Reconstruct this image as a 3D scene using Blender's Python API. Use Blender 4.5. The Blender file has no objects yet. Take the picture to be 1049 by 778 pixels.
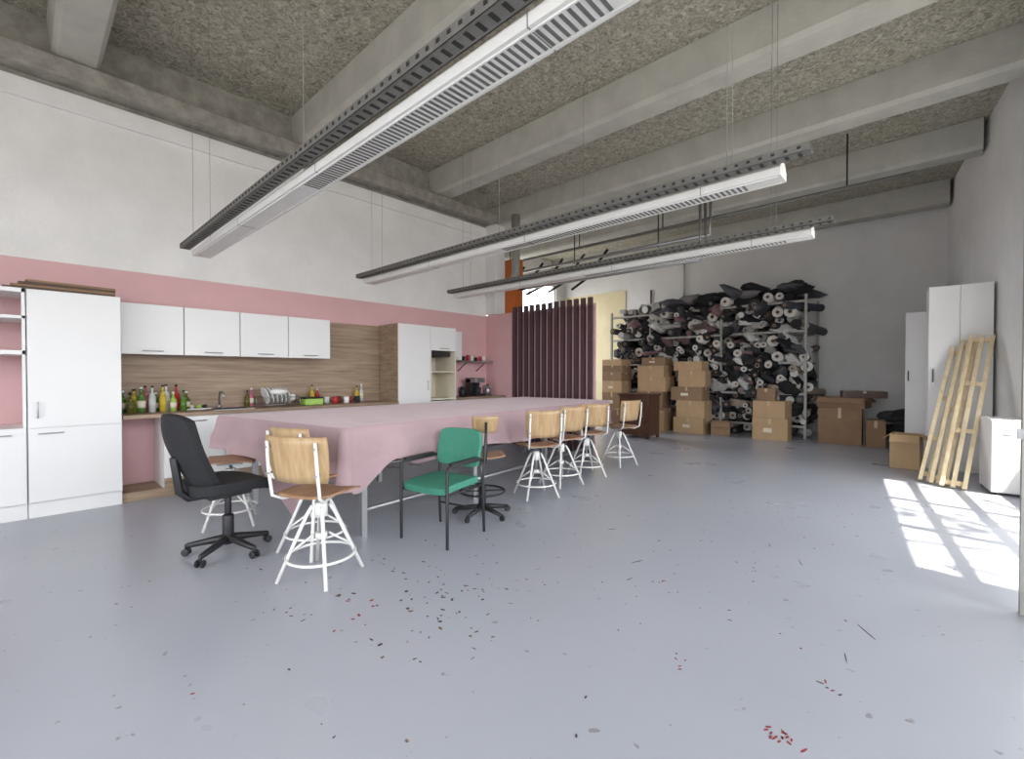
import bpy, bmesh, math, random
from mathutils import Vector, Matrix, Euler, noise
random.seed(7)
S = bpy.context.scene
COL = S.collection
S.view_settings.view_transform = 'Standard'

# ------------------------------------------------------------- materials
_m = {}
def mat(name, col, rough=0.6, metal=0.0, var=0.0, scale=8.0, bump=0.0, bscale=None, col2=None, stretch=None, sheen=0.0):
    if name in _m: return _m[name]
    m = bpy.data.materials.new(name); m.use_nodes = True
    nt = m.node_tree; b = nt.nodes['Principled BSDF']
    b.inputs['Base Color'].default_value = (*col, 1)
    b.inputs['Roughness'].default_value = rough
    b.inputs['Metallic'].default_value = metal
    if sheen:
        b.inputs['Sheen Weight'].default_value = sheen; b.inputs['Sheen Roughness'].default_value = .5
        b.inputs['Sheen Tint'].default_value = (1, .85, .88, 1)
    if var > 0 or col2 or bump > 0:
        tc = nt.nodes.new('ShaderNodeTexCoord'); mp = nt.nodes.new('ShaderNodeMapping')
        if stretch: mp.inputs['Scale'].default_value = stretch
        nt.links.new(tc.outputs['Object'], mp.inputs['Vector'])
    if var > 0 or col2:
        n = nt.nodes.new('ShaderNodeTexNoise'); n.inputs['Scale'].default_value = scale
        n.inputs['Detail'].default_value = 6; n.inputs['Roughness'].default_value = 0.6
        nt.links.new(mp.outputs['Vector'], n.inputs['Vector'])
        r = nt.nodes.new('ShaderNodeValToRGB')
        c2 = col2 if col2 else tuple(max(0, c*(1-var)) for c in col)
        r.color_ramp.elements[0].position = 0.35; r.color_ramp.elements[1].position = 0.65
        r.color_ramp.elements[0].color = (*c2, 1); r.color_ramp.elements[1].color = (*col, 1)
        nt.links.new(n.outputs['Fac'], r.inputs['Fac']); nt.links.new(r.outputs['Color'], b.inputs['Base Color'])
    if bump > 0:
        n2 = nt.nodes.new('ShaderNodeTexNoise'); n2.inputs['Scale'].default_value = bscale or scale
        n2.inputs['Detail'].default_value = 5
        nt.links.new(mp.outputs['Vector'], n2.inputs['Vector'])
        bp = nt.nodes.new('ShaderNodeBump'); bp.inputs['Strength'].default_value = bump
        bp.inputs['Distance'].default_value = 0.02
        nt.links.new(n2.outputs['Fac'], bp.inputs['Height']); nt.links.new(bp.outputs['Normal'], b.inputs['Normal'])
    _m[name] = m; return m

# ------------------------------------------------------------- mesh builder
class B:
    def __init__(s, name):
        s.name = name; s.bm = bmesh.new(); s.mats = []
    def mi(s, m):
        if m not in s.mats: s.mats.append(m)
        return s.mats.index(m)
    def box(s, c, d, m, rot=None):
        M = Matrix.Translation(c)
        if rot: M = M @ Euler(rot).to_matrix().to_4x4()
        M = M @ Matrix.Diagonal((d[0], d[1], d[2], 1))
        r = bmesh.ops.create_cube(s.bm, size=1, matrix=M)
        i = s.mi(m)
        for f in {f for v in r['verts'] for f in v.link_faces}: f.material_index = i
        return s
    def bb(s, a, b, m):
        return s.box([(a[i]+b[i])/2 for i in range(3)], [abs(b[i]-a[i]) for i in range(3)], m)
    def cyl(s, p0, p1, r, m, seg=12, r2=None, capm=None):
        p0 = Vector(p0); p1 = Vector(p1); d = p1-p0
        q = d.to_track_quat('Z', 'Y').to_matrix().to_4x4()
        M = Matrix.Translation((p0+p1)/2) @ q
        rr = bmesh.ops.create_cone(s.bm, cap_ends=True, segments=seg, radius1=r, radius2=r if r2 is None else r2, depth=d.length, matrix=M)
        i = s.mi(m); ci = s.mi(capm) if capm else i
        for f in {f for v in rr['verts'] for f in v.link_faces}:
            if len(f.verts) == 4 and seg != 4: f.smooth = True; f.material_index = i
            else: f.material_index = ci
        return s
    def tube(s, pts, r, m, seg=8, closed=False):
        pts = [Vector(p) for p in pts]; n = len(pts); rings = []
        i = s.mi(m); up0 = None
        for k in range(n):
            if closed: t = (pts[(k+1) % n]-pts[k-1]).normalized()
            else: t = (pts[min(k+1, n-1)]-pts[max(k-1, 0)]).normalized()
            if up0 is None:
                up0 = Vector((0, 0, 1)) if abs(t.z) < 0.9 else Vector((1, 0, 0))
            a = (up0 - t*up0.dot(t)).normalized(); up0 = a; b2 = t.cross(a)
            rings.append([s.bm.verts.new(pts[k]+r*(math.cos(2*math.pi*j/seg)*a+math.sin(2*math.pi*j/seg)*b2)) for j in range(seg)])
        for k in range(n if closed else n-1):
            A = rings[k]; C = rings[(k+1) % n]
            for j in range(seg):
                f = s.bm.faces.new((A[j], A[(j+1) % seg], C[(j+1) % seg], C[j])); f.material_index = i; f.smooth = True
        if not closed:
            for R in (rings[0][::-1], rings[-1]):
                f = s.bm.faces.new(R); f.material_index = i
        return s
    def ring(s, c, R, r, m, seg=28):
        return s.tube([(c[0]+R*math.cos(2*math.pi*k/seg), c[1]+R*math.sin(2*math.pi*k/seg), c[2]) for k in range(seg)], r, m, 6, True)
    def ball(s, c, sc, m, sub=2, amp=0.0, fr=3.0, rot=None):
        M = Matrix.Translation(c)
        if rot: M = M @ Euler(rot).to_matrix().to_4x4()
        M = M @ Matrix.Diagonal((*sc, 1))
        r = bmesh.ops.create_icosphere(s.bm, subdivisions=sub, radius=1, matrix=M)
        i = s.mi(m); c = Vector(c)
        for v in r['verts']:
            if amp: v.co += (v.co-c)*amp*noise.noise(v.co*fr)
            for f in v.link_faces: f.material_index = i; f.smooth = True
        return s
    def sheet(s, fn, nu, nv, th, m, smooth=True):
        """thick curved panel; fn(u,v)->(point, normal)"""
        i = s.mi(m); g = []
        for side in (0, 1):
            G = []
            for a in range(nu+1):
                row = []
                for b in range(nv+1):
                    p, n = fn(a/nu, b/nv)
                    row.append(s.bm.verts.new(Vector(p)+Vector(n)*(th if side else 0)))
                G.append(row)
            g.append(G)
        def q(*v):
            f = s.bm.faces.new(v); f.material_index = i; return f
        for a in range(nu):
            for b in range(nv):
                q(g[0][a][b], g[0][a][b+1], g[0][a+1][b+1], g[0][a+1][b]).smooth = smooth
                q(g[1][a][b], g[1][a+1][b], g[1][a+1][b+1], g[1][a][b+1]).smooth = smooth
        for a in range(nu):
            q(g[0][a][0], g[0][a+1][0], g[1][a+1][0], g[1][a][0]); q(g[0][a][nv], g[1][a][nv], g[1][a+1][nv], g[0][a+1][nv])
        for b in range(nv):
            q(g[0][0][b], g[1][0][b], g[1][0][b+1], g[0][0][b+1]); q(g[0][nu][b], g[0][nu][b+1], g[1][nu][b+1], g[1][nu][b])
        return s
    def prism(s, poly, axis, a0, a1, m):
        i = s.mi(m); L = []
        for a in (a0, a1):
            L.append([s.bm.verts.new((a, p[0], p[1]) if axis == 'x' else ((p[0], a, p[1]) if axis == 'y' else (p[0], p[1], a))) for p in poly])
        n = len(poly)
        fs = [s.bm.faces.new(L[0]), s.bm.faces.new(L[1][::-1])]
        for k in range(n): fs.append(s.bm.faces.new((L[0][k], L[1][k], L[1][(k+1) % n], L[0][(k+1) % n])))
        for f in fs: f.material_index = i
        return s
    def done(s, loc=(0, 0, 0), rz=0.0, bev=0.0, rot=None):
        bmesh.ops.recalc_face_normals(s.bm, faces=s.bm.faces)
        me = bpy.data.meshes.new(s.name); s.bm.to_mesh(me); s.bm.free()
        for m in s.mats: me.materials.append(m)
        o = bpy.data.objects.new(s.name, me); COL.objects.link(o)
        o.location = loc; o.rotation_euler = rot if rot else (0, 0, rz)
        if bev:
            md = o.modifiers.new('bevel', 'BEVEL'); md.width = bev; md.segments = 2; md.limit_method = 'ANGLE'; md.angle_limit = math.radians(50)
        return o

# ------------------------------------------------------------- palette
def floor_mat():
    m = bpy.data.materials.new('painted_floor'); m.use_nodes = True
    nt = m.node_tree; b = nt.nodes['Principled BSDF']; N = nt.nodes.new; L = nt.links.new
    tc = N('ShaderNodeTexCoord')
    n1 = N('ShaderNodeTexNoise'); n1.inputs['Scale'].default_value = 0.5; n1.inputs['Detail'].default_value = 5
    r1 = N('ShaderNodeValToRGB'); r1.color_ramp.elements[0].color = (0.365, 0.378, 0.44, 1); r1.color_ramp.elements[1].color = (0.42, 0.432, 0.49, 1)
    r1.color_ramp.elements[0].position = .3; r1.color_ramp.elements[1].position = .7
    L(tc.outputs['Object'], n1.inputs['Vector']); L(n1.outputs['Fac'], r1.inputs['Fac'])
    n2 = N('ShaderNodeTexNoise'); n2.inputs['Scale'].default_value = 13; n2.inputs['Detail'].default_value = 3
    r2 = N('ShaderNodeValToRGB'); r2.color_ramp.elements[0].position = .69; r2.color_ramp.elements[1].position = .72
    L(tc.outputs['Object'], n2.inputs['Vector']); L(n2.outputs['Fac'], r2.inputs['Fac'])
    mx = N('ShaderNodeMixRGB'); mx.inputs['Color2'].default_value = (0.16, 0.13, 0.12, 1)
    mf = N('ShaderNodeMath'); mf.operation = 'MULTIPLY'; mf.inputs[1].default_value = 0.6
    L(r2.outputs['Color'], mf.inputs[0]); L(mf.outputs[0], mx.inputs['Fac']); L(r1.outputs['Color'], mx.inputs['Color1'])
    L(mx.outputs['Color'], b.inputs['Base Color'])
    n3 = N('ShaderNodeTexNoise'); n3.inputs['Scale'].default_value = 1.3; n3.inputs['Detail'].default_value = 3
    L(tc.outputs['Object'], n3.inputs['Vector'])
    mr = N('ShaderNodeMapRange'); mr.inputs['To Min'].default_value = 0.24; mr.inputs['To Max'].default_value = 0.34
    L(n3.outputs['Fac'], mr.inputs['Value']); L(mr.outputs['Result'], b.inputs['Roughness'])
    bp = N('ShaderNodeBump'); bp.inputs['Strength'].default_value = 0.06; bp.inputs['Distance'].default_value = 0.02
    L(n3.outputs['Fac'], bp.inputs['Height']); L(bp.outputs['Normal'], b.inputs['Normal'])
    return m
def ceil_mat():
    m = bpy.data.materials.new('woodwool_ceiling'); m.use_nodes = True
    nt = m.node_tree; b = nt.nodes['Principled BSDF']; N = nt.nodes.new; L = nt.links.new
    tc = N('ShaderNodeTexCoord')
    n1 = N('ShaderNodeTexNoise'); n1.inputs['Scale'].default_value = 15; n1.inputs['Detail'].default_value = 8; n1.inputs['Roughness'].default_value = .75
    n1.inputs['Distortion'].default_value = 1.5
    r1 = N('ShaderNodeValToRGB'); r1.color_ramp.elements[0].color = (0.18, 0.165, 0.12, 1); r1.color_ramp.elements[1].color = (0.64, 0.61, 0.51, 1)
    r1.color_ramp.elements[0].position = .36; r1.color_ramp.elements[1].position = .64
    L(tc.outputs['Object'], n1.inputs['Vector']); L(n1.outputs['Fac'], r1.inputs['Fac']); L(r1.outputs['Color'], b.inputs['Base Color'])
    bp = N('ShaderNodeBump'); bp.inputs['Strength'].default_value = 0.7; bp.inputs['Distance'].default_value = 0.03
    L(n1.outputs['Fac'], bp.inputs['Height']); L(bp.outputs['Normal'], b.inputs['Normal'])
    b.inputs['Roughness'].default_value = .95
    return m
M_floor = floor_mat(); M_ceil = ceil_mat()
M_wall = mat('white_plaster', (0.84, 0.825, 0.81), .85, var=.08, scale=2.2, bump=.25, bscale=25)
M_back = mat('grey_plaster', (0.80, 0.79, 0.78), .9, var=.10, scale=1.2, bump=.2, bscale=15)
M_pink = mat('pink_paint', (0.72, 0.44, 0.45), .7, var=.05, scale=3)
M_conc = mat('concrete_beam', (0.51, 0.50, 0.45), .85, var=.16, scale=3, bump=.2, bscale=30)
M_concd = mat('dark_concrete', (0.36, 0.34, 0.30), .9, var=.35, scale=6, bump=.4, bscale=20)
M_white = mat('white_laminate', (0.80, 0.79, 0.78), .35, var=.02, scale=2)
M_wmetal = mat('white_metal', (0.80, 0.79, 0.76), .4, var=.04, scale=10)
M_wood = mat('grey_oak_laminate', (0.40, 0.29, 0.20), .5, col2=(0.24, 0.165, 0.105), scale=5, stretch=(1, .35, 7))
M_counter = mat('counter_oak', (0.36, 0.25, 0.17), .45, col2=(0.24, 0.16, 0.10), scale=4, stretch=(6, .5, 1))
M_cream = mat('cream_board', (0.74, 0.68, 0.55), .6, var=.03)
M_cloth = mat('pink_tablecloth', (0.435, 0.30, 0.32), .9, var=.12, scale=3, bump=.2, bscale=9, sheen=.35)
M_ply = mat('beech_plywood', (0.49, 0.345, 0.19), .4, col2=(0.39, 0.245, 0.12), scale=5, stretch=(6, 1, 1))
M_plyd = mat('worn_seat_plywood', (0.38, 0.21, 0.11), .45, col2=(0.25, 0.13, 0.075), scale=5, stretch=(6, 1, 1))
M_black = mat('black_plastic', (0.018, 0.018, 0.02), .45, var=.1)
M_blackf = mat('black_fabric', (0.022, 0.022, 0.025), .9, var=.3, scale=60, bump=.2)
M_green = mat('green_upholstery', (0.05, 0.25, 0.17), .75, var=.12, scale=20, bump=.1)
M_steel = mat('grey_steel', (0.42, 0.42, 0.43), .35, .8, var=.1)
M_wire = mat('wire_steel', (0.30, 0.30, 0.29), .5, .3, var=.1)
M_dark = mat('dark_gap', (0.03, 0.028, 0.026), .9, var=.2)
M_tray = mat('galvanised_tray', (0.20, 0.195, 0.18), .6, .3, var=.25, scale=12)
M_shelf = mat('shelf_steel', (0.38, 0.37, 0.34), .5, .2, var=.15, scale=12)
M_slat = mat('plum_slat', (0.085, 0.045, 0.055), .6, var=.15, scale=6)
M_card = mat('cardboard', (0.50, 0.34, 0.19), .85, var=.10, scale=4)
M_cardd = mat('cardboard_dark', (0.30, 0.19, 0.11), .85, var=.15, scale=4)
M_tape = mat('packing_tape', (0.55, 0.42, 0.27), .4, var=.05)
M_pine = mat('pale_pine', (0.78, 0.66, 0.45), .6, col2=(0.66, 0.51, 0.31), scale=4, stretch=(5, 5, .6))
M_glassg = mat('bottle_green', (0.10, 0.22, 0.04), .15, var=.1)
M_red = mat('red_plastic', (0.50, 0.03, 0.04), .4, var=.1)
M_orange = mat('orange_paint', (0.55, 0.14, 0.02), .6, var=.1)
M_yellow = mat('yellow_plaster', (0.76, 0.66, 0.42), .8, var=.1, scale=2)
M_china = mat('white_china', (0.8, 0.8, 0.78), .2, var=.03)
M_brown = mat('dark_brown_wood', (0.10, 0.045, 0.025), .45, col2=(.06, .025, .015), scale=6, stretch=(4, 4, .5))

# ------------------------------------------------------------- room shell
XL, YB, YS, ZC, YR = -6.92, 12.9, 6.7, 5.15, -4.2
XK = XL+.004
ang = math.atan(.118)
WO = Vector((.2, YB, 0)); WD = Vector((math.sin(ang), -math.cos(ang), 0)); WN = Vector((math.cos(ang), math.sin(ang), 0))
def wp(s, off, z): return WO + WD*s + WN*off + Vector((0, 0, z))
def wx(y, off=0.0): return .2+.118*(YB-y)+off
foot = [(-9.6, YR-.2), (wx(YR-.2, .26), YR-.2), (wx(YB+.2, .26), YB+.2), (-9.6, YB+.2)]
b = B('floor'); b.prism(foot, 'z', -.15, 0, M_floor); b.done()
b = B('ceiling'); b.prism(foot, 'z', ZC, ZC+.2, M_ceil); b.done()
b = B('wall_left')
b.bb((XL-.2, YR, 0), (XL, YS, 2.6), M_pink); b.bb((XL-.2, YR, 2.6), (XL, YS, 4.42), M_wall); b.bb((XL-.2, YR, 4.42), (XL, YS, ZC), M_concd)
b.done()
b = B('trim_1'); b.bb((XL, YR, 4.50), (XL+.24, YS+.1, 4.70), M_concd); b.done(bev=.02)
b = B('trim_3'); b.bb((XL, YR, 4.24), (XL+.05, YS-.03, 4.44), M_wall); b.done(bev=.01)
b = B('wall_partition'); b.bb((XL, YS, 0), (-6.18, YS+.1, 2.62), M_pink); b.done()
b = B('wall_alcove')
b.bb((-9.6, YS+.1, 0), (-9.4, 8.6, ZC), M_back); b.bb((-9.6, 8.6, 0), (-9.4, 12.4, 1.0), M_back); b.bb((-9.6, 8.6, 4.4), (-9.4, 12.4, ZC), M_back)
b.bb((-9.6, 12.4, 0), (-9.4, YB, ZC), M_back)
b.bb((-9.6, YS-.1, 0), (XL-.2, YS+.1, ZC), M_back); b.done()
b = B('wall_back')
b.bb((-9.6, YB, 0), (wx(YB, .26), YB+.2, ZC), M_back); b.done()
b = B('trim_4'); b.bb((-9.4, YB-.03, 0), (-7.05, YB, 4.0), M_yellow); b.done()
b = B('window_4')
for y in (8.63, 9.9, 11.1, 12.37): b.bb((-9.53, y-.03, 1.0), (-9.45, y+.03, 4.4), M_wmetal)
for z in (1.03, 2.6, 4.37): b.bb((-9.53, 8.6, z-.03), (-9.45, 12.4, z+.03), M_wmetal)
b.done()
def wbox(b, s0, s1, o0, o1, z0, z1, m):
    c = wp((s0+s1)/2, (o0+o1)/2, (z0+z1)/2)
    b.box(c, (o1-o0, s1-s0, z1-z0), m, (0, 0, ang))
wins = [(5.25, 8.75, .5, 3.25), (9.2, 12.6, .6, 4.2), (13.1, 16.4, .6, 4.2)]
b = B('wall_right_with_sun_block'); s = -.2
for (a, c, z0, z1) in wins:
    wbox(b, s, a, 0, .25, 0, ZC, M_back); wbox(b, a, c, 0, .25, 0, z0, M_wall); wbox(b, a, c, 0, .25, z1, ZC, M_back); s = c
wbox(b, s, 17.3, 0, .25, 0, ZC, M_wall)
# added out-of-view slab that blocks sun from the two openings nearest the camera
wbox(b, 9.0, 17.3, .25, 2.5, 4.35, 4.5, M_conc); b.done()
for k, (a, c, z0, z1) in enumerate(wins):
    b = B('window_%d' % (k+1))
    n = 3 if k == 0 else 4
    for j in range(n+1):
        x = a+(c-a)*j/n; wbox(b, x-.04, x+.04, .08, .15, z0, z1, M_wmetal)
    for z in (z0+.03, z0+(z1-z0)*.36, z0+(z1-z0)*.68, z1-.03): wbox(b, a, c, .08, .15, z-.03, z+.03, M_wmetal)
    b.done()
b = B('courtyard_tree'); M_leaf = mat('leaf_green', (.10, .20, .05), .7, var=.3); M_bark = mat('bark', (.16, .11, .08), .9, var=.3)
b.tube([(4.6, 5.2, -.2), (4.5, 5.25, 2.5), (4.4, 5.3, 5.0), (4.3, 5.4, 7.5)], .12, M_bark)
for k in range(9):
    a = k*.7; b.tube([(4.4, 5.3, 4.8+.2*k), (4.4+.8*math.cos(a), 5.3+.9*math.sin(a), 5.5+.2*k), (4.4+1.5*math.cos(a), 5.3+1.9*math.sin(a), 6.2+.2*k)], .035, M_bark, 6)
li = b.mi(M_leaf)
cl = [Vector((random.uniform(2.9, 5.2), random.uniform(3.2, 8.0), random.uniform(5.9, 8.3))) for _ in range(22)]
for c in cl:
    for k in range(60):
        p = c+Vector((random.gauss(0, .20), random.gauss(0, .20), random.gauss(0, .16)))
        E = Euler((random.random()*6, random.random()*6, random.random()*6)).to_matrix(); sz = random.uniform(.05, .09)
        vs = [b.bm.verts.new(p+E @ Vector(q)*sz) for q in ((-1, 0, 0), (0, .5, 0), (1, 0, 0), (0, -.5, 0))]
        f = b.bm.faces.new(vs); f.material_index = li
b.done()
b = B('wall_rear')
b.bb((-7.1, YR-.2, 0), (-4.2, YR, ZC), M_wall); b.bb((-4.2, YR-.2, 3.8), (1.2, YR, ZC), M_wall); b.bb((-4.2, YR-.2, 0), (1.2, YR, .5), M_wall); b.bb((1.2, YR-.2, 0), (2.3, YR, ZC), M_wall)
b.done()
b = B('window_5')
for k in range(7): b.bb((-4.2+k*.9-.03, YR-.13, .5), (-4.2+k*.9+.03, YR-.07, 3.8), M_wmetal)
b.bb((-4.2, YR-.13, 2.4), (1.2, YR-.07, 2.46), M_wmetal); b.done()

for y in (-2.0, .45, 2.95, 5.42, 7.5, 9.8, 12.35):
    b = B('ceiling_beam')
    xr = wx(y+.22)-.01
    xl = XL+.0 if y < YS else -9.39
    b.prism([(y-.15, 4.71), (y+.15, 4.71), (y+.19, 4.76), (y+.22, ZC), (y-.22, ZC), (y-.19, 4.76)], 'x', xl, xr, M_conc)
    b.done(bev=.01)
b = B('concrete_column'); b.bb((XL+.002, YS-.02, 2.63), (XL+.28, YS+.28, 4.49), M_back); b.done(bev=.01)
b = B('ventilation_pipe')
b.tube([(-6.4, 7.05, 4.7), (-6.4, 7.05, 3.5), (-6.42, 6.98, 3.3), (-6.5, 6.6, 3.15), (-6.6, 6.4, 3.1), (-6.9, 6.3, 3.1)], .09, M_shelf, 14); b.done()
b = B('orange_duct_panel'); b.bb((-7.25, 7.6, 0), (-6.9, 7.85, 3.3), M_orange); b.bb((-7.28, 7.57, 3.3), (-6.87, 7.88, 3.42), M_dark)
b.bb((-7.25, 7.6, 3.42), (-6.9, 7.85, 4.0), M_orange); b.done(bev=.01)
b = B('overhead_pipes')
for k, (y, z) in enumerate(((8.1, 3.4), (8.35, 3.62), (8.6, 3.95))):
    b.tube([(-9.3, y, z), (-3.0, y, z), (-3.0, y, 4.68)], .035, M_tray if k % 2 else M_steel)
b.tube([(-9.3, 8.8, 4.3), (-.2, 8.8, 4.3)], .035, M_tray)
for k in range(6): b.tube([(-9+.6*k, 8.0+.1*k, 3.3), (-8.6+.6*k, 8.5, 3.5), (-8.2+.6*k, 8.7, 4.1)], .03, M_dark)
for x in (-8, -6, -4, -1):
    b.cyl((x, 8.8, 4.3), (x, 8.8, ZC-.01), .012, M_dark)
    if x < -3: b.cyl((x, 8.6, 3.9), (x, 8.6, ZC-.01), .012, M_dark)
b.done()
b = B('wall_conduit'); b.tube([(-6.2, 12.86, 3.9), (-6.2, 12.86, 3.1), (-6.6, 12.86, 3.1)], .025, M_dark)
b.tube([(-5.2, 12.86, 4.9), (-5.2, 12.86, 3.6)], .02, M_steel); b.done()

# slatted screen
b = B('slatted_room_divider')
b.bb((-6.17, YS+.04, 0), (-4.27, YS+.07, 2.62), M_pink)
for k in range(13):
    x = -6.11+k*.147; b.bb((x-.038, YS-.02, 0), (x+.038, YS+.035, 2.72), M_slat)
b.done()

# ------------------------------------------------------------- kitchen
XF = -6.32
def handle(b, x, y0, y1, z, vertical=False):
    if vertical:
        b.cyl((x+.03, y0, z-.08), (x+.03, y0, z+.08), .006, M_steel, 8)
        for q in (-.07, .07): b.cyl((x, y0, z+q), (x+.03, y0, z+q), .005, M_steel, 6)
    else:
        b.cyl((x+.03, y0, z), (x+.03, y1, z), .006, M_steel, 8)
        for q in (y0+.01, y1-.01): b.cyl((x, q, z), (x+.03, q, z), .005, M_steel, 6)
b = B('tall_kitchen_cabinet')
b.bb((XK, .05, .15), (XF-.02, .74, 2.21), M_white); b.bb((XK, .05, 0), (XF-.05, .74, .15), M_white)
b.bb((XF-.018, .055, .16), (XF, .735, .87), M_white); b.bb((XF-.018, .055, .88), (XF, .735, 2.205), M_white)
handle(b, XF, .12, .30, .82); handle(b, XF, .12, .12, 1.05, True); b.done(bev=.003)
b = B('open_shelf_cabinet')
b.bb((XK, -.75, .15), (XF-.02, .045, .88), M_white); b.bb((XK, -.75, 0), (XF-.05, .045, .15), M_white)
b.bb((XF-.018, -.745, .16), (XF, -.36, .87), M_white); b.bb((XF-.018, -.35, .16), (XF, .04, .87), M_white)
handle(b, XF, -.25, -.05, .82)
b.bb((XK, -.75, 1.58), (XF, .045, 1.62), M_white); b.bb((XK, -.75, 1.92), (XF, .045, 1.95), M_white); b.bb((XK, -.75, 2.17), (XF, .045, 2.21), M_white)
b.bb((XK, -.75, 1.58), (XK+.02, .045, 2.21), M_pink); b.bb((XK, -.77, .88), (XF, -.75, 2.21), M_white); b.bb((XK, .02, .88), (XF, .045, 2.21), M_white); b.done(bev=.003)
b = B('cardboard_folder_stack')
for k in range(4): b.box((-6.6+.01*k, .30+.02*k, 2.222+.022*k), (.45, .8-.05*k, .02), M_cardd if k % 2 else M_brown, (0, 0, .03*k))
b.done()
for k in range(4):
    b = B('wall_kitchen_cabinet'); y0 = .745+k*.60; y1 = y0+.595
    b.bb((XK, y0, 1.62), (XL+.33, y1, 2.19), M_white); b.bb((XL+.332, y0+.003, 1.62), (XL+.35, y1-.003, 2.19), M_white)
    handle(b, XL+.35, y0+.2, y1-.2, 1.66); b.done(bev=.003)
b = B('wood_backsplash'); b.bb((XK, .745, .96), (XK+.015, 4.145, 1.615), M_wood); b.bb((XK, 3.145, 1.615), (XK+.015, 4.145, 2.2), M_wood); b.done()
b = B('kitchen_counter')
b.bb((XK, .745, .91), (XF+.02, 4.145, .95), M_counter)
b.bb((XK, 1.10, .1), (XF-.02, 4.145, .91), M_white)
b.bb((XL+.01, .745, .0), (XF-.08, 4.145, .1), M_wood)
for k in range(5): b.bb((XF-.018, 1.105+k*.606, .22), (XF, 1.10+(k+1)*.606-.004, .9), M_white); handle(b, XF, 1.25+k*.606, 1.5+k*.606, .85)
b.bb((XF-.017, 1.10, .1), (XF-.03, 4.14, .22), M_wood)
b.done(bev=.003)
b = B('kitchen_tap'); b.cyl((-6.76, 1.75, .955), (-6.76, 1.75, 1.0), .025, M_steel)
b.tube([(-6.76, 1.75, 1.0), (-6.76, 1.75, 1.12), (-6.71, 1.75, 1.17), (-6.6, 1.75, 1.16), (-6.56, 1.75, 1.1)], .012, M_steel); b.done()
b = B('sink_basin'); b.bb((-6.72, 1.6, .951), (-6.4, 2.05, .957), M_steel); b.bb((-6.69, 1.64, .957), (-6.44, 2.01, .959), M_dark); b.done()
ys = mat('yellow_soap', (.6, .45, .05), .3); ob = mat('olive_bottle', (.12, .12, .03), .2); ps = mat('pink_soap', (.5, .15, .2), .3); cp = mat('clear_plastic', (.6, .62, .6), .1)
lime = mat('lime_plastic', (.35, .55, .1), .4)
cols = [M_glassg, ob, ys, M_glassg, ps, cp, M_glassg, ys, M_china, lime, M_red]
def bottle(x, y, m, h, r, lab):
    b = B('kitchen_bottle')
    b.cyl((0, 0, 0), (0, 0, h*.62), r, m, 14); b.cyl((0, 0, h*.62), (0, 0, h*.8), r, m, 14, r*.35); b.cyl((0, 0, h*.8), (0, 0, h), r*.35, m, 10)
    b.cyl((0, 0, h), (0, 0, h+.02), r*.42, M_china if lab else M_dark, 10)
    b.cyl((0, 0, h*.2), (0, 0, h*.5), r+.001, M_cream if lab else m, 14)
    b.done((x, y, .951))
for k in range(13): bottle(-6.78+(k % 2)*.11+random.uniform(-.01, .01), .80+k*.050, cols[k % len(cols)], random.uniform(.20, .30), random.uniform(.030, .042), k % 3 == 0)
for k, y in enumerate((2.10, 2.15, 2.98, 3.06, 3.7, 3.78)): bottle(-6.83, y, cols[(k*3+1) % len(cols)], .2+.03*(k % 3), .032, k % 2)
b = B('soap_tray'); b.bb((-.06, -.16, 0), (.06, .16, .012), M_china)
for k in range(4): b.ball((random.uniform(-.02, .02), -.11+k*.07, .035), (.035, .03, .024), [M_dark, M_cream, lime, M_dark][k], 2)
b.done((-6.79, 1.50, .951))
b = B('dish_rack')
for z in (0.03, .13): b.tube([(-.18, -.22, z), (.18, -.22, z), (.18, .22, z), (-.18, .22, z)], .005, M_steel, 6, True)
for x in (-.18, .18):
    for y in (-.22, .22): b.cyl((x, y, 0), (x, y, .13), .006, M_steel, 6)
for k in range(9): b.tube([(-.18, -.2+k*.05, .03), (.18, -.2+k*.05, .03)], .003, M_steel, 5)
for k in range(6): b.cyl((0, -.17+k*.055, .15), (.0, -.155+k*.055, .155), .12, M_china, 20, .11)
b.ball((.05, .17, .12), (.05, .05, .05), M_china); b.ball((.08, -.02, .20), (.10, .12, .05), M_china, 3); b.done((-6.62, 2.42, .951))
b = B('storage_tub'); b.bb((-.1, -.13, 0), (.1, .13, .09), lime); b.bb((-.11, -.14, .09), (.11, .14, .11), M_dark); b.done((-6.6, 2.87, .951), bev=.01)
for k in range(6):
    b = B('kitchen_mug'); m = [M_china, M_red, M_dark][k % 3]
    b.cyl((0, 0, 0), (0, 0, .10), .04, m, 16); b.tube([(.038, 0, .08), (.065, 0, .075), (.065, 0, .035), (.038, 0, .03)], .006, m); b.done((-6.70+.09*(k % 2), 3.14+k*.09, .951), rz=k)
b = B('tall_kitchen_cabinet')
b.bb((XK, 4.15, .0), (XF-.02, 4.17, 2.215), M_wood); b.bb((XK, 4.17, .1), (XF-.02, 4.785, 2.21), M_white)
b.bb((XF-.02, 4.15, .1), (XF, 4.785, 2.215), M_white); b.bb((XK, 4.17, 0), (XF-.06, 4.785, .1), M_white); handle(b, XF, 4.72, 4.72, 1.2, True); b.done(bev=.003)
b = B('oven_shelf_cabinet')
b.bb((XK, 4.79, 1.80), (XF, 5.36, 2.21), M_white); handle(b, XF, 4.98, 5.18, 1.84)
for y in (4.79, 5.34): b.bb((XK, y, 0), (XF, y+.02, 1.8), M_cream)
b.bb((XK, 4.81, .9), (XK+.02, 5.34, 1.8), M_cream); b.bb((XK, 4.81, 1.42), (XF, 5.34, 1.44), M_cream); b.bb((XK, 4.81, .94), (XF, 5.34, .97), M_cream)
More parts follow.
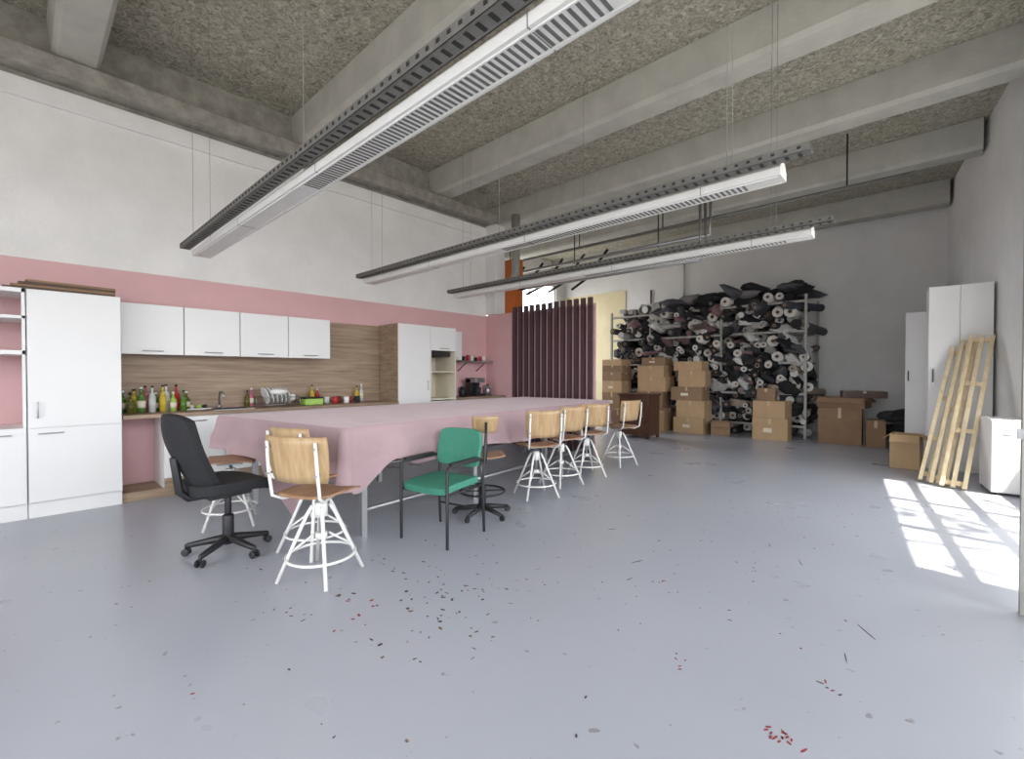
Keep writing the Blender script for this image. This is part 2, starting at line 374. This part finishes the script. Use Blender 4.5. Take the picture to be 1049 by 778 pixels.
b.bb((XK, 4.81, .1), (XF-.002, 5.34, .92), M_white); b.bb((XK, 4.85, 1.7), (XF-.1, 5.3, 1.78), M_dark); b.done(bev=.003)
b = B('wall_kitchen_cabinet'); b.bb((XK, 5.365, 1.66), (XL+.33, 5.72, 2.19), M_white); b.bb((XL+.332, 5.37, 1.66), (XL+.35, 5.715, 2.19), M_white); handle(b, XL+.35, 5.45, 5.6, 1.7); b.done(bev=.003)
b = B('kitchen_counter'); b.bb((XK, 5.365, .92), (XF, 6.66, .96), M_counter); b.bb((XK, 5.365, .0), (XF-.03, 6.66, .92), M_white); b.done()
b = B('wall_shelf'); b.bb((XK, 5.74, 1.62), (XL+.3, 6.6, 1.65), M_steel)
for y in (5.9, 6.4): b.tube([(XL+.015, y, 1.45), (XL+.26, y, 1.61)], .01, M_dark)
for k in range(7): b.cyl((XL+.15, 5.82+k*.11, 1.65), (XL+.15, 5.82+k*.11, 1.65+random.uniform(.05, .12)), .035, [M_china, M_dark, M_red][k % 3], 12)
b.done()
b = B('coffee_machine'); b.bb((-.16, -.12, 0), (.16, .12, .05), M_black); b.bb((-.16, -.12, .05), (-.02, .12, .34), M_black); b.bb((-.16, -.12, .26), (.14, .12, .36), M_steel)
b.cyl((.07, 0, .2), (.07, 0, .26), .03, M_dark); b.cyl((.07, 0, .05), (.07, 0, .17), .05, M_dark, 16, .06); b.done((-6.6, 6.1, .961), bev=.008)
b = B('kettle'); b.cyl((0, 0, 0), (0, 0, .2), .08, M_steel, 18, .055); b.tube([(-.05, 0, .19), (-.12, 0, .18), (-.12, 0, .06), (-.08, 0, .04)], .01, M_black); b.tube([(.05, 0, .14), (.1, 0, .19)], .014, M_steel); b.cyl((0, 0, .2), (0, 0, .22), .03, M_black); b.done((-6.6, 6.42, .961))
b = B('kettle'); b.cyl((0, 0, 0), (0, 0, .18), .07, M_black, 18, .05); b.tube([(-.05, 0, .17), (-.11, 0, .16), (-.11, 0, .06), (-.07, 0, .04)], .01, M_black); b.cyl((0, 0, .18), (0, 0, .2), .03, M_steel); b.done((-6.6, 5.75, .961))

# ------------------------------------------------------------- big table
TZ = .965
N_ = Vector((-3.37, 1.72)); F_ = Vector((-3.82, 6.45)); BF = Vector((-5.55, 6.35)); BL = Vector((-5.43, 1.38))
b = B('cutting_table')
quad = [N_, F_, BF, BL]
ctr = sum(quad, Vector((0, 0)))/4
inn = [ctr+(p-ctr)*.985 for p in quad]
b.prism([(p.x, p.y) for p in inn], 'z', TZ-.045, TZ-.006, M_cream)
def lerp(a, c, t): return a+(c-a)*t
for t in (.06, .36, .66, .95):
    R = lerp(N_, F_, t)+Vector((-.2, 0)); L_ = lerp(BL, BF, t)+Vector((.2, 0))
    for p in (R, L_): b.box((p.x, p.y, (TZ-.045)/2), (.05, .05, TZ-.045), M_steel)
    b.box(((R.x+L_.x)/2, (R.y+L_.y)/2, .86), ((R-L_).length, .04, .06), M_steel, (0, 0, math.atan2((R-L_).y, (R-L_).x)))
for s0 in (0, 1):
    A, C = (N_, F_) if s0 == 0 else (BL, BF); o = -.2 if s0 == 0 else .2
    p = lerp(A, C, .06); q = lerp(A, C, .95)
    for z in (.22, .84): b.cyl((p.x+o, p.y, z), (q.x+o, q.y, z), .022, M_steel, 8)
b.done()
b = B('tablecloth'); ci = b.mi(M_cloth)
per = []
corner_r = .05
edges = [(BL, N_), (N_, F_), (F_, BF), (BF, BL)]
cum = 0
for ei, (A, C) in enumerate(edges):
    L = (C-A).length; d = (C-A)/L; n = Vector((d.y, -d.x)); n2 = int(L/.03)
    pe = edges[ei-1]; pd = (pe[1]-pe[0]).normalized(); pn = Vector((pd.y, -pd.x))
    for k in range(7):
        w = k/7; nn = (pn*(1-w)+n*w).normalized(); cc = A+(d-pd)*corner_r
        per.append((cc+nn*corner_r, nn, ei, -1+w, cum))
    for k in range(n2+1):
        t = corner_r/L+(1-2*corner_r/L)*k/n2
        per.append((A+d*L*t, n, ei, t, cum+L*t))
    cum += L
def hem(ei, t, u):
    if ei == 0:
        tt_ = max(t, 0); base = .32+.10*tt_
        base += .40*math.exp(-((tt_-.68)/.13)**2)
    elif ei == 1:
        tt_ = max(t, 0); base = .42*math.exp(-tt_*5)+.33*(1-math.exp(-tt_*5)) + .03*math.sin(u*3.1)
        base -= .12*math.exp(-((tt_-.10)/.035)**2)
        base += .10*math.exp(-((tt_-.02)/.03)**2)
    else: base = .34+.02*math.sin(u*3)
    return base
K = 14; rings = []
for k in range(K+1):
    ring = []
    w = k/K
    for (p, n, ei, t, u) in per:
        H = hem(ei, t, u)
        fold = (.5+.5*math.sin(u*11+2.3*math.sin(u*1.7)+.9*math.sin(u*4.3)+.5*w))**1.5
        corner = 1.0 if t < 0 else 0
        amp = .025+.06*(.5+.5*noise.noise(Vector((u*.9, 3.3, 0))))
        ex = .012+w**1.2*(.012+amp*fold+.03*noise.noise(Vector((u*3, w*2.5, 0))))
        if k == 0: z = TZ+.004; off = 0
        else: z = TZ-(w*H); off = ex + w*.04*corner
        q = p+n*off
        if k == 0: q = p
        ring.append(b.bm.verts.new((q.x, q.y, z)))
    rings.append(ring)
n = len(per)
for k in range(K):
    for j in range(n):
        f = b.bm.faces.new((rings[k][j], rings[k][(j+1) % n], rings[k+1][(j+1) % n], rings[k+1][j])); f.material_index = ci; f.smooth = True
prev = rings[0]
for sc in (.995, .9):
    cur = [b.bm.verts.new((ctr.x+(v.co.x-ctr.x)*sc, ctr.y+(v.co.y-ctr.y)*sc, TZ+.006)) for v in rings[0]]
    for j in range(n):
        f = b.bm.faces.new((prev[j], prev[(j+1) % n], cur[(j+1) % n], cur[j])); f.material_index = ci; f.smooth = sc > .95
    prev = cur
f = b.bm.faces.new(prev); f.material_index = ci
b.done()

# ------------------------------------------------------------- chairs
def swivel_chair(loc, face, leg=M_wmetal, seat=M_plyd, star=False, small=False, stool=False, name='swivel_work_chair', bw=.225):
    b = B(name)
    sz = .60
    if not star:
        for k in range(4):
            a = math.pi/4+k*math.pi/2; c, s_ = math.cos(a), math.sin(a)
            b.tube([(.055*c, .055*s_, .50), (.09*c, .09*s_, .44), (.275*c, .275*s_, .012)], .0125, leg)
            b.tube([(.05*c, .05*s_, .30), (.19*c, .19*s_, .20)], .008, leg, 6)
        b.ring((0, 0, .16), .222, .010, leg)
        b.cyl((0, 0, .27), (0, 0, .57), .016, M_steel, 10); b.cyl((0, 0, .42), (0, 0, .52), .042, leg, 14); b.cyl((0, 0, .27), (0, 0, .31), .04, leg, 12)
    else:
        for k in range(5):
            a = k*math.tau/5+.3; c, s_ = math.cos(a), math.sin(a)
            b.cyl((0, 0, .09), (.28*c, .28*s_, .05), .028, M_black, 8, .018)
            b.cyl((.28*c-.012*s_, .28*s_+.012*c, .028), (.28*c+.012*s_, .28*s_-.012*c, .028), .028, M_black, 12)
        b.cyl((0, 0, .05), (0, 0, .30), .035, M_black, 14); b.cyl((0, 0, .3), (0, 0, .57), .018, M_steel, 10)
        b.ring((0, 0, .24), .22, .011, M_black)
        for k in range(4):
            a = k*math.tau/4; b.tube([(.03*math.cos(a), .03*math.sin(a), .24), (.22*math.cos(a), .22*math.sin(a), .24)], .008, M_black, 6)
    b.box((0, 0, .575), (.2, .2, .015), M_steel)
    def seatf(u, v):
        x = (u-.5)*2; y = (v-.5)*2
        sx = .205*(1-.10*y*y*(1 if y > 0 else .4)); r = 1-.06*(abs(x)**4)
        return ((x*sx, y*.20*r, sz-.012+.016*(x*x)+(-.02*max(0, y)**3)), (0, 0, 1))
    b.sheet(seatf, 10, 10, .014, seat)
    if not stool:
        w = .13 if small else bw; h0, h1 = (.84, 1.0) if small else (.70, 1.0)
        def backf(u, v):
            x = (u-.5)*2; z = h0+(h1-h0)*v; ww = w*(1-.12*(1-v)-.05*abs(2*v-1)**4)
            y = -.245-.05*(v)+.055*x*x
            return ((x*ww, y, z), (0, 1, 0.1))
        b.sheet(backf, 12, 6, .012, M_ply)
        if small:
            b.tube([(0, -.05, .57), (0, -.24, .57), (0, -.285, .64), (0, -.30, .95)], .013, M_black)
        else:
            for sx in (-1, 1):
                b.tube([(sx*.10, .02, .575), (sx*.16, -.17, .575), (sx*.185, -.235, .61), (sx*.188, -.262, .80), (sx*.185, -.275, .97)], .011, leg)
            for sx in (-1, 1):
                for z in (.76, .93): b.cyl((sx*.186, -.285, z), (sx*.186, -.235, z), .008, M_steel, 8)
    return b.done((loc[0], loc[1], 0), rz=math.atan2(face[1], face[0])-math.pi/2)

swivel_chair((-3.08, 1.40), (-.44, .90), bw=.245)
swivel_chair((-3.57, 1.58), (-.25, .97))
swivel_chair((-4.76, 1.32), (.35, .94), stool=True, name='swivel_work_stool')
swivel_chair((-3.26, 3.10), (-.8, .6), star=True, small=True)
swivel_chair((-3.30, 3.98), (-.9, .45))
swivel_chair((-3.42, 4.62), (-.98, .2))
swivel_chair((-3.46, 5.25), (-.85, .5))
swivel_chair((-3.50, 6.20), (-.98, .2))

b = B('office_chair')
for k in range(5):
    a = k*math.tau/5+.2; c, s_ = math.cos(a), math.sin(a)
    b.cyl((0, 0, .12), (.29*c, .29*s_, .075), .032, M_black, 8, .02); b.cyl((.29*c, .29*s_, .04), (.29*c, .29*s_, .09), .012, M_black, 8)
    for q in (-.022, .022): b.cyl((.29*c-(q-.008)*s_, .29*s_+(q-.008)*c, .029), (.29*c-(q+.008)*s_, .29*s_+(q+.008)*c, .029), .029, M_black, 14)
b.cyl((0, 0, .07), (0, 0, .3), .04, M_black, 14); b.cyl((0, 0, .3), (0, 0, .48), .024, M_black, 12)
b.box((0, -.02, .48), (.22, .3, .05), M_black)
def sf(u, v):
    x = (u-.5)*2; y = (v-.5)*2; r = (1-.25*abs(x)**5)*1
    return ((x*.27*(1-.12*abs(y)**4), y*.27*r, .50+.02*x*x-.03*max(0, y)**3), (0, 0, 1))
b.sheet(sf, 12, 12, .075, M_blackf)
def bf(u, v):
    x = (u-.5)*2; z = .54+.57*v; w = .275*(1-.30*(1-v)**2-.32*v**5)
    y = -.26-.07*math.sin(v*2.6-.4)-.10*v+.07*x*x
    return ((x*w, y, z-.05*abs(x)**3*v), (0, 1, .1))
b.sheet(bf, 12, 14, .055, M_blackf)
b.tube([(0, -.1, .48), (0, -.27, .485), (0, -.325, .54), (0, -.36, .80)], .028, M_black)
b.done((-4.04, 1.10, 0), rz=math.atan2(.98, -.15)-math.pi/2, bev=.012)

b = B('green_armchair')
W, D = .25, .24
for sx in (-1, 1):
    b.tube([(sx*W, D, .008), (sx*W, D, .63), (sx*W, D-.03, .655), (sx*W, -D+.03, .655), (sx*W, -D, .64)], .0125, M_black)
    b.tube([(sx*W, -D-.02, .008), (sx*W, -D, .44), (sx*W, -D-.05, .86)], .0125, M_black)
    b.box((sx*W, .02, .675), (.045, .36, .022), M_black); b.cyl((sx*W, -D, .43), (sx*W, D, .43), .011, M_black, 8)
b.cyl((-W, D-.02, .43), (W, D-.02, .43), .011, M_black); b.cyl((-W, -D, .43), (W, -D, .43), .011, M_black); b.cyl((-W, -D-.015, .2), (W, -D-.015, .2), .009, M_black)
def gs(u, v):
    x = (u-.5)*2; y = (v-.5)*2; return ((x*.232*(1-.05*abs(y)**6), y*.235*(1-.05*abs(x)**6)+.01, .442-.02*max(0, y)**3+.008*x*x), (0, 0, 1))
b.sheet(gs, 10, 10, .055, M_green)
def gb(u, v):
    x = (u-.5)*2; return ((x*.235*(1-.10*abs(2*v-1)**5), -.235-.055*v+.03*x*x-.02, .57+.33*v-.02*abs(x)**6*(1 if v > .5 else -1)), (0, 1, .1))
b.sheet(gb, 10, 8, .045, M_green)
b.done((-3.08, 2.46, 0), rz=math.atan2(-.98, .19)-math.pi/2, bev=.008)

b = B('brown_wooden_cabinet'); b.bb((-.35, -.25, .06), (.35, .25, .92), M_brown); b.bb((-.38, -.28, .92), (.38, .28, .96), M_brown)
for x in (-.32, .32):
    for y in (-.22, .22): b.bb((x-.03, y-.03, 0), (x+.03, y+.03, .06), M_brown)
for k in range(3): b.bb((-.32, -.265, .12+k*.27), (.32, -.25, .36+k*.27), M_brown); b.ball((0, -.275, .24+k*.27), (.015, .015, .015), M_steel, 1)
b.done((-4.75, 9.3, 0), bev=.004)

# ------------------------------------------------------------- luminaires & trays
FZ = 2.67
for li_, (y, x0, x1) in enumerate(((1.36, -5.86, -.6), (3.38, -5.88, -.72), (5.0, -5.88, -.82))):
    b = B('linear_ceiling_light')
    b.prism([(y-.085, FZ), (y+.085, FZ), (y+.085, FZ+.05), (y+.04, FZ+.10), (y-.04, FZ+.10), (y-.085, FZ+.05)], 'x', x0, x1, M_wmetal)
    x = x1-2.5
    while x < x1-.2:
        b.box((x, y, FZ-.001), (.015, .11, .004), M_tray); x += .036
    b.bb((x0+.02, y-.068, FZ-.008), (x1-.02, y-.060, FZ), M_wmetal); b.bb((x0+.02, y+.060, FZ-.008), (x1-.02, y+.068, FZ), M_wmetal)
    for xx in (x0+1.5, x0+3.0, x1-.5): b.bb((xx-.003, y-.086, FZ-.002), (xx+.003, y+.086, FZ+.052), M_wire)
    for k in range(3):
        xx = x0+.35+k*(x1-x0-.7)/2
        b.cyl((xx, y, FZ+.10), (xx, y, ZC-.002), .0022, M_wire, 6)
    b.done()
    b = B('cable_tray')
    ty = y-.145; tz = FZ+.06; xa, xb = x0-.02, x1+(.05 if y < 2 else .18)
    b.bb((xa, ty-.045, tz), (xb, ty+.045, tz+.006), M_tray); b.bb((xa, ty-.045, tz), (xb, ty-.04, tz+.05), M_tray); b.bb((xa, ty+.04, tz), (xb, ty+.045, tz+.05), M_tray)
    x = xa+.05
    while x < xb: b.box((x, ty, tz-.001), (.02, .05, .004), M_dark); b.box((x, ty-.047, tz+.028), (.02, .004, .015), M_dark); x += .07
    b.cyl((xa+.1, ty+.01, tz+.018), (xb-.1, ty+.01, tz+.018), .012, M_dark, 6)
    for k in range(2):
        xx = xa+.35+k*(xb-xa-.8); b.cyl((xx, ty, tz), (xx, ty, ZC-.002), .0022, M_wire, 6)
    b.done()

# ------------------------------------------------------------- fabric roll rack (rack and its contents are one object)
b = B('fabric_roll_rack')
for x in (-6.66, -5.5, -3.7, -1.98):
    for y in (11.38, 12.75): b.bb((x-.025, y-.025, 0), (x+.025, y+.025, 3.1), M_shelf)
for z in (.28, .98, 1.66, 2.34, 2.98):
    for y in (11.38, 12.75): b.bb((-6.66, y-.02, z-.05), (-1.98, y+.02, z), M_shelf)
    for k in range(12): b.bb((-6.5+k*.4, 11.38, z-.03), (-6.44+k*.4, 12.75, z-.01), M_tray)
pal = [mat('fabric_%d' % i, c, .9, var=.15, scale=12) for i, c in enumerate([(.60, .59, .57), (.42, .41, .40), (.025, .025, .03), (.04, .04, .045), (.08, .08, .09), (.40, .33, .26), (.02, .02, .02), (.12, .09, .08), (.22, .21, .21), (.20, .12, .13), (.05, .05, .07), (.68, .66, .62), (.015, .015, .018), (.05, .045, .04)])]
wts = [10, 3, 6, 6, 4, 2, 6, 3, 3, 1.5, 3, 9, 6, 5]
def pick(): return random.choices(pal, wts)[0]
for lvl, (z0, z1) in enumerate(((.0, .22), (.28, .92), (.98, 1.60), (1.66, 2.28), (2.34, 2.92), (2.98, 3.18))):
    z = z0
    while z < z1-.08:
        x = -6.60+random.uniform(0, .1)
        while x < -2.05:
            r = random.uniform(.055, .13)
            keep = .88 if not (lvl in (2, 3, 4) and z > z1-.25) else .6
            if random.random() < keep:
                y0 = random.uniform(11.22, 11.85); m = pick(); a = random.gauss(0, .14)
                cz = z+r+random.uniform(-.01, .05); tz = random.gauss(0, .07)
                b.cyl((x+r+a*.3, y0, cz), (x+r-a, 12.7, max(r, cz+tz)), r, m, 14, capm=random.choice([m, m, pal[0], pal[11]]))
                if random.random() < .7:
                    b.cyl((x+r+a*.3, y0-.012, cz), (x+r+a*.3, y0+.02, cz), r*.40, M_cardd, 10, capm=random.choice([M_card, M_cardd, pal[1]])); b.cyl((x+r+a*.3, y0-.014, cz), (x+r+a*.3, y0-.005, cz), r*.27, M_dark, 10)
            x += 2*r+.004
        z += .15
for k in range(60):
    x = random.uniform(-6.4, -2.2); z = random.uniform(.5, 3.1); r = random.uniform(.05, .09); a = random.uniform(-.9, .9); m = pick()
    b.cyl((x, 11.20, z), (x+a, 12.1, z+random.uniform(-.25, .3)), r, m, 14); b.cyl((x-a*.015, 11.188, z), (x, 11.21, z), r*.4, M_cardd, 10)
for k in range(120):
    b.ball((random.uniform(-6.5, -2.1), random.uniform(11.30, 11.6), random.uniform(.35, 3.0)), (random.uniform(.07, .24), random.uniform(.1, .2), random.uniform(.04, .14)), random.choice([M_blackf, M_blackf, pal[2], pal[3], pal[0], pal[4], pal[9], pal[12]]), 2, 1.0, 7, (random.random(), random.random(), random.random()*3))
for k in range(50):
    x = random.uniform(-5.4, -2.1); z = 3.17+random.uniform(-.05, .16)+.10*(x+3.7)/1.6
    b.ball((x, random.uniform(11.5, 12.4), z), (random.uniform(.15, .38), random.uniform(.2, .4), random.uniform(.06, .13)), random.choice([M_blackf, M_blackf, pal[2], pal[4], pal[10], pal[8]]), 2, .9, 4.5, (random.gauss(0, .2), random.gauss(0, .25), random.random()*3))
for k in range(14):
    x = random.uniform(-6.4, -4.6); b.cyl((x, 11.4, 3.08+k*.01), (x+random.gauss(0, .3), 12.6, 3.15+k*.01), .07, random.choice([pal[0], pal[11], pal[1]]), 12)
b.done()

def carton(x, y, z, w, d, h, rz=0.0, m=M_card, flaps=False):
    b = B('cardboard_box')
    if flaps:
        t = .008
        b.bb((-w/2, -d/2, 0), (w/2, d/2, t), m)
        b.bb((-w/2, -d/2, 0), (-w/2+t, d/2, h), m); b.bb((w/2-t, -d/2, 0), (w/2, d/2, h), m); b.bb((-w/2, -d/2, 0), (w/2, -d/2+t, h), m); b.bb((-w/2, d/2-t, 0), (w/2, d/2, h), m)
        for sx in (-1, 1): b.box((sx*(w/2+.045), 0, h-.04), (.12, d*.96, .006), m, (0, sx*.75, 0))
        b.box((0, -d/2-.05, h-.05), (w*.96, .14, .006), m, (.8, 0, 0))
    else:
        b.bb((-w/2, -d/2, 0), (w/2, d/2, h-.006), m); b.bb((-w/2, -d/2, h-.006), (w/2, -.004, h), m); b.bb((-w/2, .004, h-.006), (w/2, d/2, h), m)
        b.bb((-w/2-.001, -.03, h*.8), (w/2+.001, .03, h+.001), M_tape)
        if random.random() < .4: b.bb((-w*.18, -d/2-.0015, h*.35), (w*.06, -d/2, h*.55), M_cream)
        b.bb((-.025, -d/2-.001, h*.72), (.025, -d/2, h), M_tape)
    return b.done((x, y, z), rz=rz, bev=.004)
YBX = 10.90
z = 0
for h, dx, w in ((.36, 0, .72), (.40, .04, .66), (.32, -.05, .74), (.38, .05, .62), (.22, -.03, .66)):
    carton(-4.2+dx, YBX, z, w, .46, h, random.uniform(-.14, .14), random.choice([M_card, M_card, M_cardd])); z += h+.002
z = 0
for h, dx, w in ((.55, 0, .8), (.40, -.05, .7), (.36, .03, .75), (.28, 0, .7), (.2, .06, .6)):
    carton(-5.15+dx, YBX, z, w, .46, h, random.uniform(-.12, .12), random.choice([M_card, M_cardd])); z += h+.002
carton(-4.98, 10.35, 0, .5, .42, .5, .1); carton(-5.75, 10.35, 0, .42, .4, .5, -.1, M_cardd); carton(-3.55, 10.90, 0, .40, .4, .30, .3, M_cardd, True)
z = 0
for h in (.45, .45, .30, .22, .18, .16):
    carton(-6.2, 10.85, z, .60, .46, h, random.uniform(-.10, .10), random.choice([M_card, M_cardd])); z += h+.002
carton(-2.5, YBX, 0, .66, .46, .46, .03); carton(-2.5, YBX, .462, .62, .44, .36, -.08); carton(-2.6, YBX, .824, .34, .3, .26, .1, M_cardd)
carton(-1.35, 11.3, 0, .70, .6, .72, .05, M_cardd); carton(-1.3, 11.25, .722, .8, .5, .20, -.12, M_cardd, True)
carton(-.80, 11.3, 0, .30, .5, .50, .1, M_cardd); carton(-1.0, 11.35, .924, .7, .5, .13, .2, M_brown)
carton(-.27, 8.95, 0, .34, .36, .50, -.08, M_card, True)
b = B('grey_sack_heap')
for k in range(9): b.ball((random.uniform(-.6, -.1), random.uniform(11.9, 12.4), .13+.05*k), (.20, .25, .12), random.choice([pal[8], pal[4], pal[12], M_blackf]), 3, .5, 4)
b.done()
b = B('folded_fabric_stack')
for k in range(7): b.ball((random.uniform(-.03, .03), random.uniform(-.03, .03), .07+k*.10), (.18, .22, .065), random.choice([pal[4], pal[12], pal[7], pal[8], M_blackf]), 3, .35, 4)
b.done((-.36, 11.22, 0))

# ------------------------------------------------------------- right corner furniture
b = B('white_wardrobe')
w, d, h = .66, .5, 2.66
b.bb((-w/2, -d/2+.02, .06), (w/2, d/2, h), M_white); b.bb((-w/2, -d/2+.04, 0), (w/2, d/2, .06), M_white)
b.bb((-w/2, -d/2, .07), (-.002, -d/2+.02, h), M_white); b.bb((.002, -d/2, .07), (w/2, -d/2+.02, h), M_white)
b.tube([(-w/2+.05, -d/2, 1.28), (-w/2+.05, -d/2-.04, 1.28), (-w/2+.05, -d/2-.04, 1.46), (-w/2+.05, -d/2, 1.46)], .008, M_black)
b.bb((-w/2+.03, -d/2-.004, 1.24), (-w/2+.07, -d/2, 1.5), M_steel)
b.done((.275, 9.30, 0), rz=ang*.5, bev=.004)
b = B('white_wardrobe')
b.bb((-.2, -.23, .05), (.2, .25, 2.42), M_white); b.bb((-.2, -.25, .06), (.2, -.23, 2.42), M_white); b.bb((-.19, -.2, 0), (.19, .25, .05), M_white)
b.tube([(-.16, -.25, 1.28), (-.16, -.29, 1.28), (-.16, -.29, 1.44), (-.16, -.25, 1.44)], .008, M_black)
b.done((-.13, 10.4, 0), bev=.004)
b = B('white_storage_chest')
b.bb((-.14, -.28, .03), (.14, .28, .84), M_white); b.bb((-.145, -.285, .84), (.145, .285, .87), M_white)
for x in (-.11, .11):
    for y in (-.24, .24): b.bb((x-.02, y-.02, 0), (x+.02, y+.02, .03), M_dark)
b.cyl((-.05, -.285, .7), (.05, -.285, .7), .01, M_steel, 8); b.done((.62, 7.90, 0), rz=ang, bev=.006)
def pine(base, top, wdir, w, rails=2, rungs=(0.03, .97), name='pine_slat_frame'):
    b = B(name); base = Vector(base); top = Vector(top); wd = Vector(wdir).normalized(); ax = (top-base).normalized()
    wd = (wd-ax*wd.dot(ax)).normalized()
    nn = ax.cross(wd).normalized(); L = (top-base).length
    R = Matrix((wd, nn, ax)).transposed().to_4x4()
    def bx(c, dm, m):
        M = Matrix.Translation(base+wd*c[0]+nn*c[1]+ax*c[2]) @ R @ Matrix.Diagonal((*dm, 1))
        r = bmesh.ops.create_cube(b.bm, size=1, matrix=M); i = b.mi(m)
        for f in {f for v in r['verts'] for f in v.link_faces}: f.material_index = i
    for k in range(rails): bx((-w/2+w*k/(rails-1), 0, L/2), (.042, .032, L), M_pine)
    for t in rungs: bx((0, .022, L*t), (w+.04, .014, .06), M_pine)
    return b.done()
pine((.20, 7.66, .02), (.50, 8.84, 1.92), (1, -.1, 0), .20, 3, (.03, .35, .66, .97))
pine((.07, 7.78, .02), (.38, 8.92, 1.86), (1, -.1, 0), .13, 3, (.04, .5, .96))
pine((-.06, 7.90, .02), (.26, 8.96, 1.78), (1, -.1, 0), .08, 2, (.05, .3, .6, .95))

gl = bpy.data.materials.new('window_glass'); gl.use_nodes = True
nt = gl.node_tree; nt.nodes.clear(); o = nt.nodes.new('ShaderNodeOutputMaterial'); mx = nt.nodes.new('ShaderNodeMixShader'); t_ = nt.nodes.new('ShaderNodeBsdfTransparent'); g_ = nt.nodes.new('ShaderNodeBsdfGlossy')
g_.inputs['Roughness'].default_value = .02; mx.inputs[0].default_value = .07
nt.links.new(t_.outputs[0], mx.inputs[1]); nt.links.new(g_.outputs[0], mx.inputs[2]); nt.links.new(mx.outputs[0], o.inputs[0])
b = B('door_1')
b.bb((0, -.025, .0), (.07, .025, 2.64), M_shelf); b.bb((.76, -.025, .0), (.83, .025, 2.64), M_shelf)
for z in (0, 1.0, 2.57): b.bb((.07, -.025, z), (.76, .025, z+.07), M_shelf)
b.bb((.07, -.003, .07), (.76, .003, 2.57), gl); b.bb((-.02, -.05, 1.02), (.05, -.025, 1.08), M_steel); b.done((.385, 3.93, .003), rz=.03)

# ------------------------------------------------------------- floor debris
b = B('floor_debris')
cD = mat('debris_dark', (.07, .05, .05), .8, var=.2); cR = mat('debris_red', (.30, .04, .04), .7, var=.2); cB = mat('debris_brown', (.20, .13, .10), .8, var=.2)
def chip(x, y, l, w, a, m):
    pts = []
    for k in range(6):
        t = k/6*math.tau; rr = random.uniform(.7, 1.1)
        px = l*math.cos(t)*rr/2; py = w*math.sin(t)*rr/2
        pts.append((x+px*math.cos(a)-py*math.sin(a), y+px*math.sin(a)+py*math.cos(a)))
    b.prism(pts, 'z', .0003, .0022, m)
for k in range(90):
    chip(random.gauss(-2.35, .45), random.gauss(1.75, .35), random.uniform(.008, .038), random.uniform(.005, .018), random.random()*6.3, random.choice([cD, cB, cB, cD, cR]))
for k in range(230):
    chip(random.uniform(-4, .2), random.uniform(.3, 7.5), random.uniform(.005, .030), random.uniform(.003, .011), random.random()*6.3, random.choice([cD, cB, cB, cD, cR]))
for k in range(14): chip(-.42+random.gauss(0, .04), 1.98+random.gauss(0, .02), random.uniform(.015, .04), .009, random.random()*6, cR)
for (cx, cy) in ((-.35, 2.45), (-.9, 2.2), (-1.3, 2.9), (-1.0, 3.6)):
    for k in range(5): chip(cx+random.gauss(0, .05), cy+random.gauss(0, .05), random.uniform(.01, .035), .008, random.random()*6, random.choice([cR, cD]))
for (x, y, l, a) in ((-.25, 3.1, .16, 2.2), (-.3, 2.75, .1, 1.8), (-1.6, 3.1, .12, 1.2), (-1.5, 2.8, .07, 1.4), (-2.1, 3.6, .08, 1), (-.7, 3.9, .1, 2.0)): chip(x, y, l, .005, a, cD)
b.done()

# ------------------------------------------------------------- light
W = bpy.data.worlds.new('daylight'); S.world = W; W.use_nodes = True
wn = W.node_tree; bg = wn.nodes['Background']
tc = wn.nodes.new('ShaderNodeTexCoord'); sx = wn.nodes.new('ShaderNodeSeparateXYZ'); mr = wn.nodes.new('ShaderNodeMapRange'); rp = wn.nodes.new('ShaderNodeValToRGB')
mr.inputs['From Min'].default_value = -1; mr.inputs['From Max'].default_value = 1
wn.links.new(tc.outputs['Generated'], sx.inputs[0]); wn.links.new(sx.outputs['Z'], mr.inputs['Value']); wn.links.new(mr.outputs['Result'], rp.inputs['Fac']); wn.links.new(rp.outputs['Color'], bg.inputs[0])
e = rp.color_ramp.elements; e[0].position = .48; e[0].color = (.32, .31, .29, 1); e[1].position = .54; e[1].color = (.82, .86, .92, 1)
q = e.new(.85); q.color = (.95, 1, 1, 1)
bg.inputs[1].default_value = 8.4
sl = bpy.data.lights.new('sun', 'SUN'); sl.energy = 15; sl.angle = .012; sl.color = (1, .95, .86)
so = bpy.data.objects.new('sun', sl); COL.objects.link(so); so.location = (6, 4, 10)
so.rotation_euler = Vector((-.42, .04, -.89)).to_track_quat('-Z', 'Y').to_euler()
def portal(loc, d, w, h):
    l = bpy.data.lights.new('window_portal', 'AREA'); l.shape = 'RECTANGLE'; l.size = w; l.size_y = h; l.cycles.is_portal = True
    o = bpy.data.objects.new('window_portal', l); COL.objects.link(o); o.location = loc; o.rotation_euler = Vector(d).to_track_quat('-Z', 'Z').to_euler()
for (a, c, z0, z1) in wins: portal(wp((a+c)/2, .2, (z0+z1)/2), -WN, c-a, z1-z0)
portal((-1.5, YR-.1, 2.15), (0, 1, 0), 5.4, 3.3)
portal((-9.5, 10.5, 2.7), (1, 0, 0), 3.8, 3.4)

# ------------------------------------------------------------- camera
cd = bpy.data.cameras.new('camera'); cd.sensor_width = 36; cd.lens = 466/1049*36; cd.clip_start = .05
co = bpy.data.objects.new('camera', cd); COL.objects.link(co); co.location = (0, 0, 1.4)
co.rotation_euler = (math.radians(90-.75), 0, math.radians(42.7)); S.camera = co
